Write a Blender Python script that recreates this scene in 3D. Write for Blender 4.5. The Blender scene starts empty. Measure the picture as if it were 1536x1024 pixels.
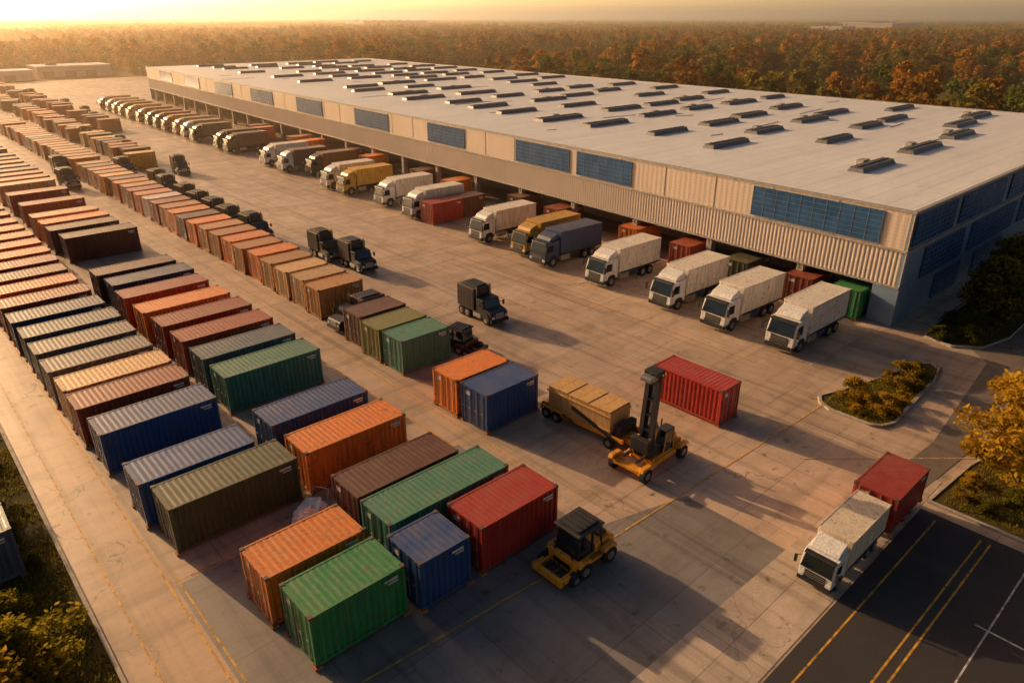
import bpy, bmesh, math, random
from mathutils import Vector, Matrix, noise
R=random.Random(7)
sc=bpy.context.scene
COL=sc.collection
# ------------------------------------------------------------------ helpers
class MB:
    def __init__(s): s.V=[];s.F=[];s.M=[];s.A=[]
    def add(s,vs,fs,m):
        o=len(s.V); s.V+= [tuple(v) for v in vs]
        for f in fs: s.F.append([i+o for i in f]); s.M.append(m)
    def quad(s,a,b,c,d,m): s.add([a,b,c,d],[(0,1,2,3)],m)
    def box(s,x0,x1,y0,y1,z0,z1,m,b=0.0):
        if b>0:
            bm=bmesh.new(); bmesh.ops.create_cube(bm,size=1)
            for v in bm.verts:
                v.co=Vector(((x0+x1)/2+v.co.x*(x1-x0),(y0+y1)/2+v.co.y*(y1-y0),(z0+z1)/2+v.co.z*(z1-z0)))
            bmesh.ops.bevel(bm,geom=bm.edges[:],offset=b,segments=2,affect='EDGES',profile=0.5)
            s.frombm(bm,m); bm.free(); return
        vs=[(x0,y0,z0),(x1,y0,z0),(x1,y1,z0),(x0,y1,z0),(x0,y0,z1),(x1,y0,z1),(x1,y1,z1),(x0,y1,z1)]
        s.add(vs,[(0,3,2,1),(4,5,6,7),(0,1,5,4),(1,2,6,5),(2,3,7,6),(3,0,4,7)],m)
    def frombm(s,bm,m):
        bm.verts.index_update()
        s.add([v.co[:] for v in bm.verts],[[v.index for v in f.verts] for f in bm.faces],m)
    def prism(s,pts,y0,y1,m,b=0.0):
        bm=bmesh.new()
        a=[bm.verts.new((p[0],y0,p[1])) for p in pts]; c=[bm.verts.new((p[0],y1,p[1])) for p in pts]
        n=len(pts)
        bm.faces.new(a); bm.faces.new(c[::-1])
        for i in range(n): bm.faces.new((a[i],c[i],c[(i+1)%n],a[(i+1)%n]))
        bmesh.ops.recalc_face_normals(bm,faces=bm.faces[:])
        if b>0: bmesh.ops.bevel(bm,geom=bm.edges[:],offset=b,segments=2,affect='EDGES',profile=0.5)
        s.frombm(bm,m); bm.free()
    def cyl(s,c,r,h,axis,m,n=18,r2=None):
        r2=r if r2 is None else r2
        ax={'x':Vector((1,0,0)),'y':Vector((0,1,0)),'z':Vector((0,0,1))}[axis] if isinstance(axis,str) else axis
        s.tube(Vector(c)-ax*h/2,Vector(c)+ax*h/2,r,r2,m,n)
    def tube(s,p,q,r1,r2,m,n=8):
        p=Vector(p);q=Vector(q);d=(q-p).normalized()
        a=d.orthogonal().normalized();b=d.cross(a)
        vs=[];
        for k in range(n):
            t=2*math.pi*k/n; e=a*math.cos(t)+b*math.sin(t)
            vs.append(p+e*r1)
        for k in range(n):
            t=2*math.pi*k/n; e=a*math.cos(t)+b*math.sin(t)
            vs.append(q+e*r2)
        fs=[(k,(k+1)%n,n+(k+1)%n,n+k) for k in range(n)]+[tuple(range(n))[::-1],tuple(range(n,2*n))]
        s.add(vs,fs,m)
    def beam(s,p,q,w,h,m):
        p=Vector(p);q=Vector(q);d=(q-p).normalized()
        up=Vector((0,0,1)) if abs(d.z)<0.95 else Vector((0,1,0))
        a=d.cross(up).normalized();b=a.cross(d)
        vs=[]
        for e in (p,q):
            for i,j in ((-1,-1),(1,-1),(1,1),(-1,1)): vs.append(e+a*i*w/2+b*j*h/2)
        s.add(vs,[(0,1,2,3),(7,6,5,4),(0,4,5,1),(1,5,6,2),(2,6,7,3),(3,7,4,0)],m)
    def corr(s,o,d,u,n,L,H,per,dep,m):
        o=Vector(o);d=Vector(d);u=Vector(u);n=Vector(n)
        k=max(1,round(L/per));p=L/k;pts=[]
        for i in range(k):
            b=i*p
            pts+=[(b,0),(b+p*.3,0),(b+p*.5,-dep),(b+p*.8,-dep)]
        pts.append((L,0))
        vs=[o+d*a+n*c for a,c in pts]; N=len(vs)
        vs+= [v+u*H for v in vs]
        s.add(vs,[(i,i+1,N+i+1,N+i) for i in range(N-1)],m)
    def mesh(s,name,mats,smooth=False):
        me=bpy.data.meshes.new(name); me.from_pydata(s.V,[],s.F)
        for m in mats: me.materials.append(m)
        me.polygons.foreach_set('material_index',s.M)
        if s.A:
            at=me.attributes.new('rnd','FLOAT','FACE'); at.data.foreach_set('value',s.A)
        if smooth: me.polygons.foreach_set('use_smooth',[True]*len(me.polygons))
        me.update(); return me
def obj(name,me,loc=(0,0,0),rz=0,parent=None,scale=(1,1,1),color=None):
    o=bpy.data.objects.new(name,me); COL.objects.link(o)
    o.location=loc; o.rotation_euler=(0,0,rz); o.scale=scale
    if parent: o.parent=parent
    if color: o.color=(*color,1)
    return o
# ------------------------------------------------------------------ node helpers
def newmat(name):
    m=bpy.data.materials.new(name); m.use_nodes=True
    nt=m.node_tree; nt.nodes.clear()
    out=nt.nodes.new('ShaderNodeOutputMaterial'); p=nt.nodes.new('ShaderNodeBsdfPrincipled')
    nt.links.new(p.outputs[0],out.inputs[0]); return m,nt,p,out
def sock(nt,inp,v):
    if isinstance(v,(int,float)): inp.default_value=v
    elif isinstance(v,(tuple,list)):
        inp.default_value=tuple(v)+((1,) if len(v)==3 and len(inp.default_value)==4 else ())
    else: nt.links.new(v,inp)
def math_(nt,op,a,b=0.0,c=None):
    n=nt.nodes.new('ShaderNodeMath');n.operation=op; sock(nt,n.inputs[0],a);sock(nt,n.inputs[1],b)
    if c is not None: sock(nt,n.inputs[2],c)
    return n.outputs[0]
def mix(nt,f,a,b,mode='MIX'):
    n=nt.nodes.new('ShaderNodeMix');n.data_type='RGBA';n.blend_type=mode
    sock(nt,n.inputs[0],f);sock(nt,n.inputs[6],a);sock(nt,n.inputs[7],b);return n.outputs[2]
def ramp(nt,f,a,b,lo=0.0,hi=1.0):
    n=nt.nodes.new('ShaderNodeMapRange'); sock(nt,n.inputs[0],f)
    n.inputs[1].default_value=a;n.inputs[2].default_value=b;n.inputs[3].default_value=lo;n.inputs[4].default_value=hi
    return n.outputs[0]
def tco(nt,scale=(1,1,1),which='Object',rot=0,loc=(0,0,0)):
    t=nt.nodes.new('ShaderNodeTexCoord');m=nt.nodes.new('ShaderNodeMapping')
    nt.links.new(t.outputs[which],m.inputs[0]);m.inputs['Scale'].default_value=scale;m.inputs['Rotation'].default_value=(0,0,rot)
    m.inputs['Location'].default_value=loc
    return m.outputs[0]
def nz(nt,vec,scale,detail=4,rough=.55,dist=0):
    n=nt.nodes.new('ShaderNodeTexNoise');nt.links.new(vec,n.inputs['Vector']);n.inputs['Scale'].default_value=scale
    n.inputs['Detail'].default_value=detail;n.inputs['Roughness'].default_value=rough;n.inputs['Distortion'].default_value=dist
    return n.outputs['Fac']
def bump(nt,p,h,st,d=0.05):
    b=nt.nodes.new('ShaderNodeBump');b.inputs['Strength'].default_value=st;b.inputs['Distance'].default_value=d
    nt.links.new(h,b.inputs['Height']);nt.links.new(b.outputs[0],p.inputs['Normal'])
def simple(name,col,rough=.6,metal=0,var=.25,sc_=3,spec=.5):
    m,nt,p,o=newmat(name); v=tco(nt); f=nz(nt,v,sc_,3)
    c=mix(nt,ramp(nt,f,.3,.7),tuple(x*(1-var) for x in col),tuple(min(1,x*(1+var)) for x in col))
    sock(nt,p.inputs['Base Color'],c);p.inputs['Roughness'].default_value=rough;p.inputs['Metallic'].default_value=metal
    p.inputs['Specular IOR Level'].default_value=spec
    return m
def vadd(nt,vec,loc):
    n=nt.nodes.new('ShaderNodeVectorMath');n.operation='ADD';nt.links.new(vec,n.inputs[0]);sock(nt,n.inputs[1],loc);return n.outputs[0]
def painted(name,base=None,dust=.4,rough=.5,rust=.6,dustcol=(.36,.26,.17)):
    """weathered paint; base None -> per-object colour"""
    m,nt,p,o=newmat(name)
    oi=nt.nodes.new('ShaderNodeObjectInfo')
    v=tco(nt)
    off=nt.nodes.new('ShaderNodeCombineXYZ')
    for k in range(3): sock(nt,off.inputs[k],math_(nt,'MULTIPLY',oi.outputs['Random'],37.0+k*21))
    v=vadd(nt,v,off.outputs[0])
    if base is None: c=oi.outputs['Color']
    else: c=tuple(base)
    f=nz(nt,v,.9,4)
    c=mix(nt,ramp(nt,f,.35,.7,0,.5*min(1,dust*4)),c,mix(nt,.4,c,dustcol))
    mp=nt.nodes.new('ShaderNodeMapping');nt.links.new(v,mp.inputs[0]);mp.inputs['Scale'].default_value=(5,5,.5)
    s=nz(nt,mp.outputs[0],1.3,4,.65)
    c=mix(nt,ramp(nt,s,.42,.75,0,.65),c,mix(nt,.75,c,(.05,.03,.02)))
    r=nz(nt,v,2.6,6,.7)
    c=mix(nt,ramp(nt,r,.58,.66,0,rust),c,(.17,.055,.018))
    g=nt.nodes.new('ShaderNodeNewGeometry');sp=nt.nodes.new('ShaderNodeSeparateXYZ');nt.links.new(g.outputs['Normal'],sp.inputs[0])
    up=ramp(nt,sp.outputs[2],.4,.9)
    d=math_(nt,'MULTIPLY',up,ramp(nt,f,.3,.7,dust*.4,dust*1.3))
    c=mix(nt,d,c,dustcol)
    sock(nt,p.inputs['Base Color'],c)
    sock(nt,p.inputs['Roughness'],ramp(nt,r,.3,.7,rough-.1,rough+.25))
    return m
def concrete(name,base,slab=5.0,tone=.25,seed=0,rough=(.5,.8),crack=.5,joint=.55):
    m,nt,p,o=newmat(name)
    v=tco(nt,loc=(seed,seed*1.7,0))
    big=nz(nt,v,.035,3,.6); med=nz(nt,v,.35,6,.65,.4); fine=nz(nt,v,9,3,.7)
    track=nz(nt,tco(nt,(1.4,.035,1),loc=(seed,0,0)),1.0,4,.6,.3)
    track2=nz(nt,tco(nt,(.05,1.1,1),loc=(seed+5,0,0),rot=.06),1.0,4,.6,.3)
    c=mix(nt,ramp(nt,big,.3,.7),tuple(x*(1-tone) for x in base),tuple(x*(1+tone) for x in base))
    if joint>0:
        br=nt.nodes.new('ShaderNodeTexBrick');nt.links.new(v,br.inputs['Vector'])
        br.inputs['Scale'].default_value=1;br.offset=0;br.squash=1
        br.inputs['Brick Width'].default_value=slab;br.inputs['Row Height'].default_value=slab*.9
        br.inputs['Mortar Size'].default_value=.03;br.inputs['Mortar Smooth'].default_value=.5
        br.inputs['Color1'].default_value=(.4,.4,.4,1);br.inputs['Color2'].default_value=(.6,.6,.6,1);br.inputs['Mortar'].default_value=(.5,.5,.5,1)
        slabt=nt.nodes.new('ShaderNodeSeparateColor');nt.links.new(br.outputs['Color'],slabt.inputs[0])
        c=mix(nt,ramp(nt,slabt.outputs[0],.4,.6,0,1),mix(nt,.14,c,(0,0,0)),mix(nt,.06,c,(.9,.85,.8)))
    c=mix(nt,ramp(nt,med,.38,.75,0,.7),c,mix(nt,.6,c,(.05,.035,.028)))
    c=mix(nt,ramp(nt,track,.50,.68,0,.65),c,mix(nt,.6,c,(.045,.032,.025)))
    c=mix(nt,ramp(nt,track2,.52,.7,0,.5),c,mix(nt,.6,c,(.045,.032,.025)))
    c=mix(nt,ramp(nt,fine,.3,.7,0,.2),c,(.10,.08,.07))
    spots=nz(nt,v,1.3,4,.6)
    c=mix(nt,ramp(nt,spots,.62,.76,0,.75),c,(.035,.025,.02))
    if joint>0:
        jm=math_(nt,'MULTIPLY',br.outputs['Fac'],ramp(nt,big,.35,.65,joint*.5,joint))
        c=mix(nt,jm,c,(.035,.03,.028))
    vo=nt.nodes.new('ShaderNodeTexVoronoi');vo.feature='DISTANCE_TO_EDGE'
    dv=nt.nodes.new('ShaderNodeTexNoise');nt.links.new(v,dv.inputs['Vector']);dv.inputs['Scale'].default_value=.5;dv.inputs['Detail'].default_value=5
    dm=nt.nodes.new('ShaderNodeVectorMath');dm.operation='MULTIPLY_ADD';nt.links.new(dv.outputs['Color'],dm.inputs[0]);dm.inputs[1].default_value=(5,5,0);nt.links.new(v,dm.inputs[2])
    nt.links.new(dm.outputs[0],vo.inputs['Vector']);vo.inputs['Scale'].default_value=.1
    ck=math_(nt,'LESS_THAN',vo.outputs['Distance'],.0025)
    ck=math_(nt,'MULTIPLY',ck,ramp(nt,big,.45,.6,0,crack))
    c=mix(nt,ck,c,(.03,.025,.02))
    sock(nt,p.inputs['Base Color'],c)
    sock(nt,p.inputs['Roughness'],ramp(nt,med,.3,.7,rough[0],rough[1]))
    bump(nt,p,fine,.2,.015)
    return m
def paintline(name,col):
    m,nt,p,o=newmat(name);v=tco(nt)
    f0=nz(nt,v,2.3,6,.75)
    c=mix(nt,ramp(nt,f0,.4,.7,0,.4),col,(.12,.09,.06))
    sock(nt,p.inputs['Base Color'],c);p.inputs['Roughness'].default_value=.6
    tr=nt.nodes.new('ShaderNodeBsdfTransparent');mx=nt.nodes.new('ShaderNodeMixShader')
    f=ramp(nt,f0,.42,.66,.95,.35)
    sock(nt,mx.inputs[0],f);nt.links.new(tr.outputs[0],mx.inputs[1]);nt.links.new(p.outputs[0],mx.inputs[2]);nt.links.new(mx.outputs[0],o.inputs[0])
    return m
def leafmat(name,dark,light,tr=.45,objw=.4):
    m,nt,p,o=newmat(name)
    a=nt.nodes.new('ShaderNodeAttribute');a.attribute_name='rnd'
    oi=nt.nodes.new('ShaderNodeObjectInfo')
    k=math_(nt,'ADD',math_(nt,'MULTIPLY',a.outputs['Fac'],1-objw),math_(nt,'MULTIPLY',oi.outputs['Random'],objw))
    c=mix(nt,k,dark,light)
    df=nt.nodes.new('ShaderNodeBsdfDiffuse');sock(nt,df.inputs[0],c)
    t=nt.nodes.new('ShaderNodeBsdfTranslucent');sock(nt,t.inputs[0],c)
    mx=nt.nodes.new('ShaderNodeMixShader');mx.inputs[0].default_value=tr
    nt.nodes.remove(p)
    nt.links.new(df.outputs[0],mx.inputs[1]);nt.links.new(t.outputs[0],mx.inputs[2]);nt.links.new(mx.outputs[0],o.inputs[0])
    return m
# ------------------------------------------------------------------ materials
M_conc=concrete('yard_concrete',(.70,.50,.35),5.2,.2,3,(.32,.62))
M_concL=concrete('light_concrete',(.74,.58,.44),5.2,.15,11,(.4,.7))
M_concD=concrete('worn_grey_concrete',(.30,.265,.24),5.2,.25,23,(.4,.75))
M_road=concrete('service_road_surface',(.64,.43,.28),60,.2,31,(.32,.62),joint=0,crack=.8)
M_asph=concrete('dark_asphalt',(.045,.042,.042),60,.3,41,(.55,.85),joint=0,crack=.8)
M_asphR=concrete('road_asphalt',(.20,.155,.12),80,.25,47,(.5,.85),joint=0,crack=.8)
M_yel=paintline('yellow_paint',(.82,.43,.05)); M_wht=paintline('white_paint',(.75,.70,.62))
M_kerb=simple('kerb_concrete',(.42,.36,.30),.8)
M_cont=painted('container_paint',None,.12,.36,.6)
M_cast=simple('corner_casting',(.12,.07,.045),.6)
M_foot=simple('support_block',(.40,.15,.04),.8)
M_bar=simple('galvanised_bar',(.35,.34,.33),.45,.6)
M_plate=simple('marking_plate',(.6,.58,.52),.5)
M_white=painted('white_cab_paint',(.85,.84,.82),.06,.3,.12)
M_body=painted('box_body_paint',None,.14,.42,.7)
M_blackp=painted('dark_paint',(.020,.022,.028),.10,.35,.1,(.2,.16,.13))
M_plast=simple('black_plastic',(.018,.018,.02),.5)
M_skirt=simple('navy_skirt',(.02,.05,.13),.45)
M_tyre=simple('tyre_rubber',(.018,.017,.017),.85)
M_hub=simple('wheel_hub',(.4,.39,.38),.4,.7)
M_lamp=simple('headlamp_glass',(.75,.75,.72),.15)
M_glass,nt,p,o=newmat('window_glass'); p.inputs['Base Color'].default_value=(.012,.018,.022,1);p.inputs['Roughness'].default_value=.08;p.inputs['Specular IOR Level'].default_value=.8
M_mach=painted('machine_yellow',(.90,.36,.015),.06,.35,.25)
M_machd=painted('machine_maroon',(.12,.03,.015),.06,.4,.4)
M_chassis=simple('chassis_steel',(.03,.03,.032),.6)
# ------------------------------------------------------------------ containers
def container_mesh(L,W=2.42,H=2.56,name='container'):
    b=MB();z0=.12;z1=z0+H-.12
    hw=W/2
    for y,n in ((-hw+.02,-1),(hw-.02,1)):
        b.corr((.12,y,z0+.14),(1,0,0),(0,0,1),(0,n,0),L-.24,z1-z0-.24,.29,.075,0)
        b.box(L-.95,L-.35,y+n*.003,y+n*.012,z1-.42,z1-.30,4)
        b.box(L-.80,L-.35,y+n*.003,y+n*.012,z1-.56,z1-.48,4)
    b.corr((L-.02,-hw+.12,z0+.14),(0,1,0),(0,0,1),(1,0,0),W-.24,z1-z0-.24,.28,.06,0)
    b.box(.03,.07,-hw+.1,hw-.1,z0+.12,z1-.1,0)            # doors
    b.box(.015,.035,-.02,.02,z0+.12,z1-.1,1)
    b.box(.02,.03,.35,.8,z1-.6,z1-.35,4)
    for y in (-.85,-.3,.3,.85):
        b.tube((.0,y,z0+.08),(.0,y,z1-.08),.025,.025,3,6)
        b.box(-.02,.01,y-.02,y+.2,z0+1.0,z0+1.05,3)
    for x in (.06,L-.06):
        for y in (-hw+.07,hw-.07):
            b.box(x-.06,x+.06,y-.07,y+.07,z0+.1,z1-.1,0)
    for y in (-hw+.05,hw-.05):
        b.box(.12,L-.12,y-.05,y+.05,z0,z0+.15,0); b.box(.12,L-.12,y-.05,y+.05,z1-.11,z1-.01,0)
        for x in (L*.34,L*.66): b.box(x-.18,x+.18,y-.053,y+.053,z0+.02,z0+.12,1)
    for x in (.06,L-.06):
        b.box(x-.055,x+.055,-hw+.12,hw-.12,z0,z0+.13,0); b.box(x-.055,x+.055,-hw+.12,hw-.12,z1-.12,z1-.01,0)
    b.corr((.12,-hw+.1,z1-.02),(1,0,0),(0,1,0),(0,0,1),L-.24,W-.2,.28,.008,0)
    b.box(.12,L-.12,-hw+.1,hw-.1,z0+.03,z0+.08,2)
    for x in (.08,L-.08):
        for y in (-hw+.08,hw-.08):
            b.box(x-.09,x+.09,y-.09,y+.09,z1-.12,z1+.01,1); b.box(x-.09,x+.09,y-.09,y+.09,z0-.01,z0+.13,1)
            b.box(x-.16,x+.16,y-.14,y+.14,0,z0-.012,2)
    return b.mesh(name,[M_cont,M_cast,M_foot,M_bar,M_plate])
CM={}
def cmesh(L):
    L=round(L,1)
    if L not in CM: CM[L]=container_mesh(L,name='container_body_%d'%int(L*10))
    return CM[L]
C=dict(dg=(.065,.085,.035),bl=(.012,.085,.28),nv=(.02,.05,.13),rb=(.36,.055,.02),og=(.88,.23,.025),te=(.05,.21,.14),
 br=(.15,.045,.025),rd=(.50,.028,.018),gr=(.025,.27,.085),be=(.72,.42,.17),gy=(.15,.13,.12),wh=(.78,.68,.55),sg=(.07,.11,.15),or2=(.65,.15,.02),tan=(.55,.23,.06),ol=(.20,.20,.05),ye=(.85,.40,.04))
def cont(x,y,L,col,z=0,rz=0,name='shipping_container',jx=0):
    c=C[col]; k=R.uniform(.8,1.15); c=tuple(min(1,a*k*R.uniform(.93,1.07)) for a in c)
    return obj(name,cmesh(L),(x+jx,y+1.22,z),rz+R.uniform(-.008,.008),color=c)
for x,y,L,c in [(7.6,19.3,4.2,'gr'),(7.3,22.3,4.5,'og'),(12.25,18.9,2.6,'bl'),(15.5,18.9,4.7,'rd'),(12.7,21.75,6.9,'te'),(12.7,24.4,5.9,'br'),
  (12.7,29.3,6.0,'og'),(12.6,33.0,6.0,'bl'),(13.0,40.2,6.4,'te'),(13.0,43.7,6.4,'sg'),(13.0,47.4,6.5,'rb'),(12.9,51.0,6.6,'rb'),(12.7,54.6,6.6,'og'),
  (12.6,58.8,6.6,'rb'),(12.8,62.6,6.6,'nv'),(12.5,66.2,6.6,'br'),(13.3,80.6,6.8,'br'),(12.9,84.8,6.6,'br'),
  (6.0,29.3,6.2,'dg'),(5.6,32.2,5.7,'bl'),(5.5,38.2,6.2,'bl'),(5.3,42.0,6.2,'rb'),(5.3,44.9,6.2,'be'),(5.2,48.3,6.2,'gy'),(5.2,51.8,6.2,'gy'),(5.2,55.3,6.2,'sg'),(5.1,59.0,6.2,'nv')]:
    cont(x,y,L,c)
cont(-5.6,32.6,6.2,'sg')
cols=['rb','rb','or2','br','tan','rb','gy','be','og','br','rb']
y=62.8
while y<112:
    cont(5.1+R.uniform(-.15,.15),y,6.2,R.choice(['rb','rb','or2','or2','br'])); y+=3.6+R.choice([0,0,0,.5])
y=88.3
while y<200:
    cont(12.9+R.uniform(-.2,.2),y,6.6,R.choice(cols)); y+=3.7+R.choice([0,0,.4,3.5])
for x,y,L,c in [(23.3,27.7,4.2,'bl'),(23.2,30.4,4.3,'og'),(24.0,37.4,4.1,'te'),(23.9,40.1,4.2,'ol'),(24.2,43.1,4.1,'br'),(24.7,50.2,4.1,'tan'),(24.9,53.2,4.1,'be'),(24.8,56.1,4.1,'be'),(24.9,59.2,4.1,'tan')]:
    cont(x,y,L,c)
y=62.3
while y<320:
    if R.random()<.95: cont(25+R.uniform(-.25,.25),y,4.2,R.choice(['or2','og','be','tan','br','rb','wh','tan','ye','br']))
    y+=3.05
y=128
while y<330:
    if R.random()<.8: cont(33.5+R.uniform(-.6,.6),y,4.2,R.choice(['or2','br','tan','rb','ye','br']))
    y+=3.3+R.choice([0,0,2])
y=178
while y<330:
    if R.random()<.75: cont(41+R.uniform(-.9,.9),y,4.2,R.choice(['or2','br','tan','rb','ye','br']))
    y+=4.0+R.choice([0,0,3])
obj('shipping_container',cmesh(5.0),(35.15,18.9,0),math.radians(90),color=C['rd'],scale=(1,.85,.95))
# ------------------------------------------------------------------ trucks
def wheel(b,x,y,r,w,s):
    b.cyl((x,y,r),r,w,'y',3,20); b.cyl((x,y+s*(w/2+.005),r),r*.55,.03,'y',5,14); b.cyl((x,y+s*(w/2+.03),r),r*.22,.08,'y',5,10)
def cabover(L=8.0,skirt=8):
    b=MB() # slots:0 box,1 cab,2 plastic,3 tyre,4 glass,5 hub,6 lamp,7 chassis,8 skirt
    w=1.13
    b.prism([(.06,.55),(0,.95),(.03,1.45),(.34,2.38),(.5,2.52),(1.85,2.62),(1.95,2.5),(1.95,.75),(1.5,.6)],-w,w,1,.05)
    b.quad((-.0,-w+.1,1.5),(-.0,w-.1,1.5),(.305,w-.16,2.38),(.305,-w+.16,2.38),4)
    b.box(-.012,.02,-w+.05,w-.05,1.41,1.49,2)
    for yy in (-.35,.35): b.beam((-.03,yy-.3,1.52),(.06,yy+.25,1.72),.02,.02,2)
    b.prism([(.22,2.36),(.12,2.42),(.2,2.5),(.5,2.54)],-w+.1,w-.1,2,.01)
    for s in (-1,1):
        b.add([(.22,s*(w+.006),1.5),(1.1,s*(w+.006),1.5),(1.1,s*(w+.006),2.2),(.42,s*(w+.006),2.2)],[(0,1,2,3)],4)
        b.box(1.13,1.145,s*(w+.004)-.004,s*(w+.004)+.004,.9,2.4,2)
        b.box(.2,.215,s*(w+.004)-.004,s*(w+.004)+.004,.9,1.5,2)
        b.beam((.12,s*w,2.15),(-.1,s*(w+.26),2.1),.04,.04,2); b.box(-.16,-.04,s*(w+.26)-.1,s*(w+.26)+.1,1.55,2.12,2,.02)
        b.box(-.05,.1,s*.92-.17,s*.92+.17,.68,.9,6,.02)
        b.box(-.055,-.04,s*.92-.19,s*.92+.19,.66,.69,2)
        b.prism([(.55,.5),(.62,.95),(.9,1.12),(1.35,1.12),(1.62,.95),(1.7,.5)],s*(w-.01)-.02,s*(w-.01)+.04,2)
        wheel(b,1.12,s*.98,.47,.3,s)
        for x in (L-2.4,L-1.35): wheel(b,x,s*.93,.47,.42,s)
        b.box(L-3.0,L-.7,s*1.12-.03,s*1.12+.03,.98,1.04,2)
        b.box(2.3,3.5,s*.95-.22,s*.95+.2,.42,.95,2 if s>0 else 5,.05)
        b.box(3.7,L-3.1,s*1.1-.015,s*1.1+.015,.5,.95,skirt)
        b.box(2.2,L,s*1.19-.03,s*1.19+.03,1.05,1.16,7); b.box(2.15,L,s*1.17-.04,s*1.17+.04,3.3,3.38,0)
        b.box(L-.15,L-.02,s*.8-.2,s*.8+.2,.7,.85,6)
        b.box(.1,1.9,s*(w+.002)-.006,s*(w+.002)+.006,.6,.72,skirt)
    b.box(-.06,.25,-w-.01,w+.01,.35,.66,2,.04); b.box(-.02,.06,-.7,.7,.72,1.3,2,.01)
    for z in (.85,1.0,1.15): b.box(-.03,-.018,-.66,.66,z,z+.03,5)
    b.prism([(.75,2.6),(1.0,2.9),(1.8,3.2),(1.9,3.2),(1.9,2.6)],-.95,.95,1,.04)
    b.box(1.6,L-.1,-.45,.45,.62,1.04,7)
    b.box(2.12,L,-1.17,1.17,1.06,3.36,0,.03)
    k=int((L-2.3)/.55)
    for i in range(k+1):
        x=2.22+i*(L-2.35)/k
        for s in (-1,1): b.box(x-.025,x+.025,s*1.172-.008,s*1.172+.008,1.18,3.3,0)
        b.box(x-.015,x+.015,-1.1,1.1,3.36,3.372,0)
    b.box(L,L+.02,-1.1,-.01,1.15,3.25,0);b.box(L,L+.02,.01,1.1,1.15,3.25,0)
    return b
tmats=lambda cab:[M_body,cab,M_plast,M_tyre,M_glass,M_hub,M_lamp,M_chassis,M_skirt]
M_cabobj=painted('coloured_cab_paint',None,.12,.35,.15)
TM_w=cabover(8.0).mesh('truck_white_cab',tmats(M_white)); TM_d=cabover(8.0,2).mesh('truck_dark_cab',tmats(M_blackp)); TM_c=cabover(8.0,2).mesh('truck_painted_cab',tmats(M_cabobj))
def truck(x,y,col,me=None,s=1,rz=0,name='box_truck'):
    return obj(name,me or TM_w,(x,y,0),rz,scale=(s,s,s),color=col)
W_=(.84,.78,.70)
sl=math.radians(-2.0)
D=[(46.6,21.9,W_,'w'),(46.5,27.5,W_,'w'),(47.0,33.0,W_,'w'),(47.3,40.6,W_,'w'),(47.4,48.2,(.02,.06,.16),'c'),(48.3,52.0,(.60,.32,.04),'c'),(48.2,58.8,W_,'w'),
 (48.6,72.4,W_,'w'),(49.4,80.1,W_,'w'),(49.1,89.4,(.7,.40,.04),'c'),(49.2,94.2,W_,'w'),(52.1,104.3,(.2,.08,.03),'d'),(50.2,110.2,(.14,.10,.09),'w'),(50.4,117.0,W_,'w'),
 (50.8,133.4,(.12,.08,.06),'c'),(51,138.5,(.2,.08,.03),'d'),(51.0,150.6,(.2,.15,.1),'d'),(51.5,157,(.5,.35,.2),'w'),(51.9,163,(.4,.3,.2),'c'),(51.6,169,(.45,.22,.04),'c'),(51.8,175,(.3,.12,.05),'d'),(52,181,(.3,.1,.04),'d'),
 (52.1,188,(.5,.28,.08),'c'),(52.2,196,(.6,.35,.1),'c'),(52.4,203,(.3,.14,.05),'d'),(52.6,209,(.5,.27,.05),'c'),(53,216,(.6,.4,.2),'c'),(53,223,(.35,.15,.05),'d')]
for x,y,c,k in D: truck(x,y,c,{'w':TM_w,'d':TM_d,'c':TM_c}[k],1,sl*R.uniform(.3,1.2))
for x,y,c in [(53.0,67.7,'br'),(56.5,30.6,'dg'),(57,37,'rb'),(58,44.3,'or2'),(58,55.6,'rb'),(59,63,'br'),(58.4,76,'og'),(59.5,85,'br'),(56.6,24.6,'rb'),(60,100,'og'),(60,107.5,'br'),(60.5,121,'og'),(61,127,'tan'),(61,143,'og'),(62,147,'br')]:
    cont(x,y,4.2,c)
cont(49.0,67.6,4.6,'rd'); cont(56.8,20.6,2.6,'gr')
truck(25.5,8.65,(.82,.70,.54),TM_w,.66,0)
def container_trailer(L):
    b=MB()
    b.box(-.8,L,-.35,.35,.55,.75,0)
    for s in (-1,1):
        b.box(0,L,s*.9-.06,s*.9+.06,.6,.78,0)
        for x in (.8,L-1.6,L-.7):
            b.cyl((x,s*.9,.38),.38,.3,'y',1,18); b.cyl((x,s*1.06,.38),.2,.03,'y',2,12)
    return b.mesh('trailer_chassis',[M_chassis,M_tyre,M_hub])
tr=bpy.data.objects.new('container_trailer',None);COL.objects.link(tr);tr.location=(31.0,8.7,0)
obj('chassis',container_trailer(3.8),(0,0,0),parent=tr,scale=(1,.85,.8))
obj('load_container',cmesh(3.8),(0,0,.5),parent=tr,color=(.36,.03,.02),scale=(1,.85,.75))
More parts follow.
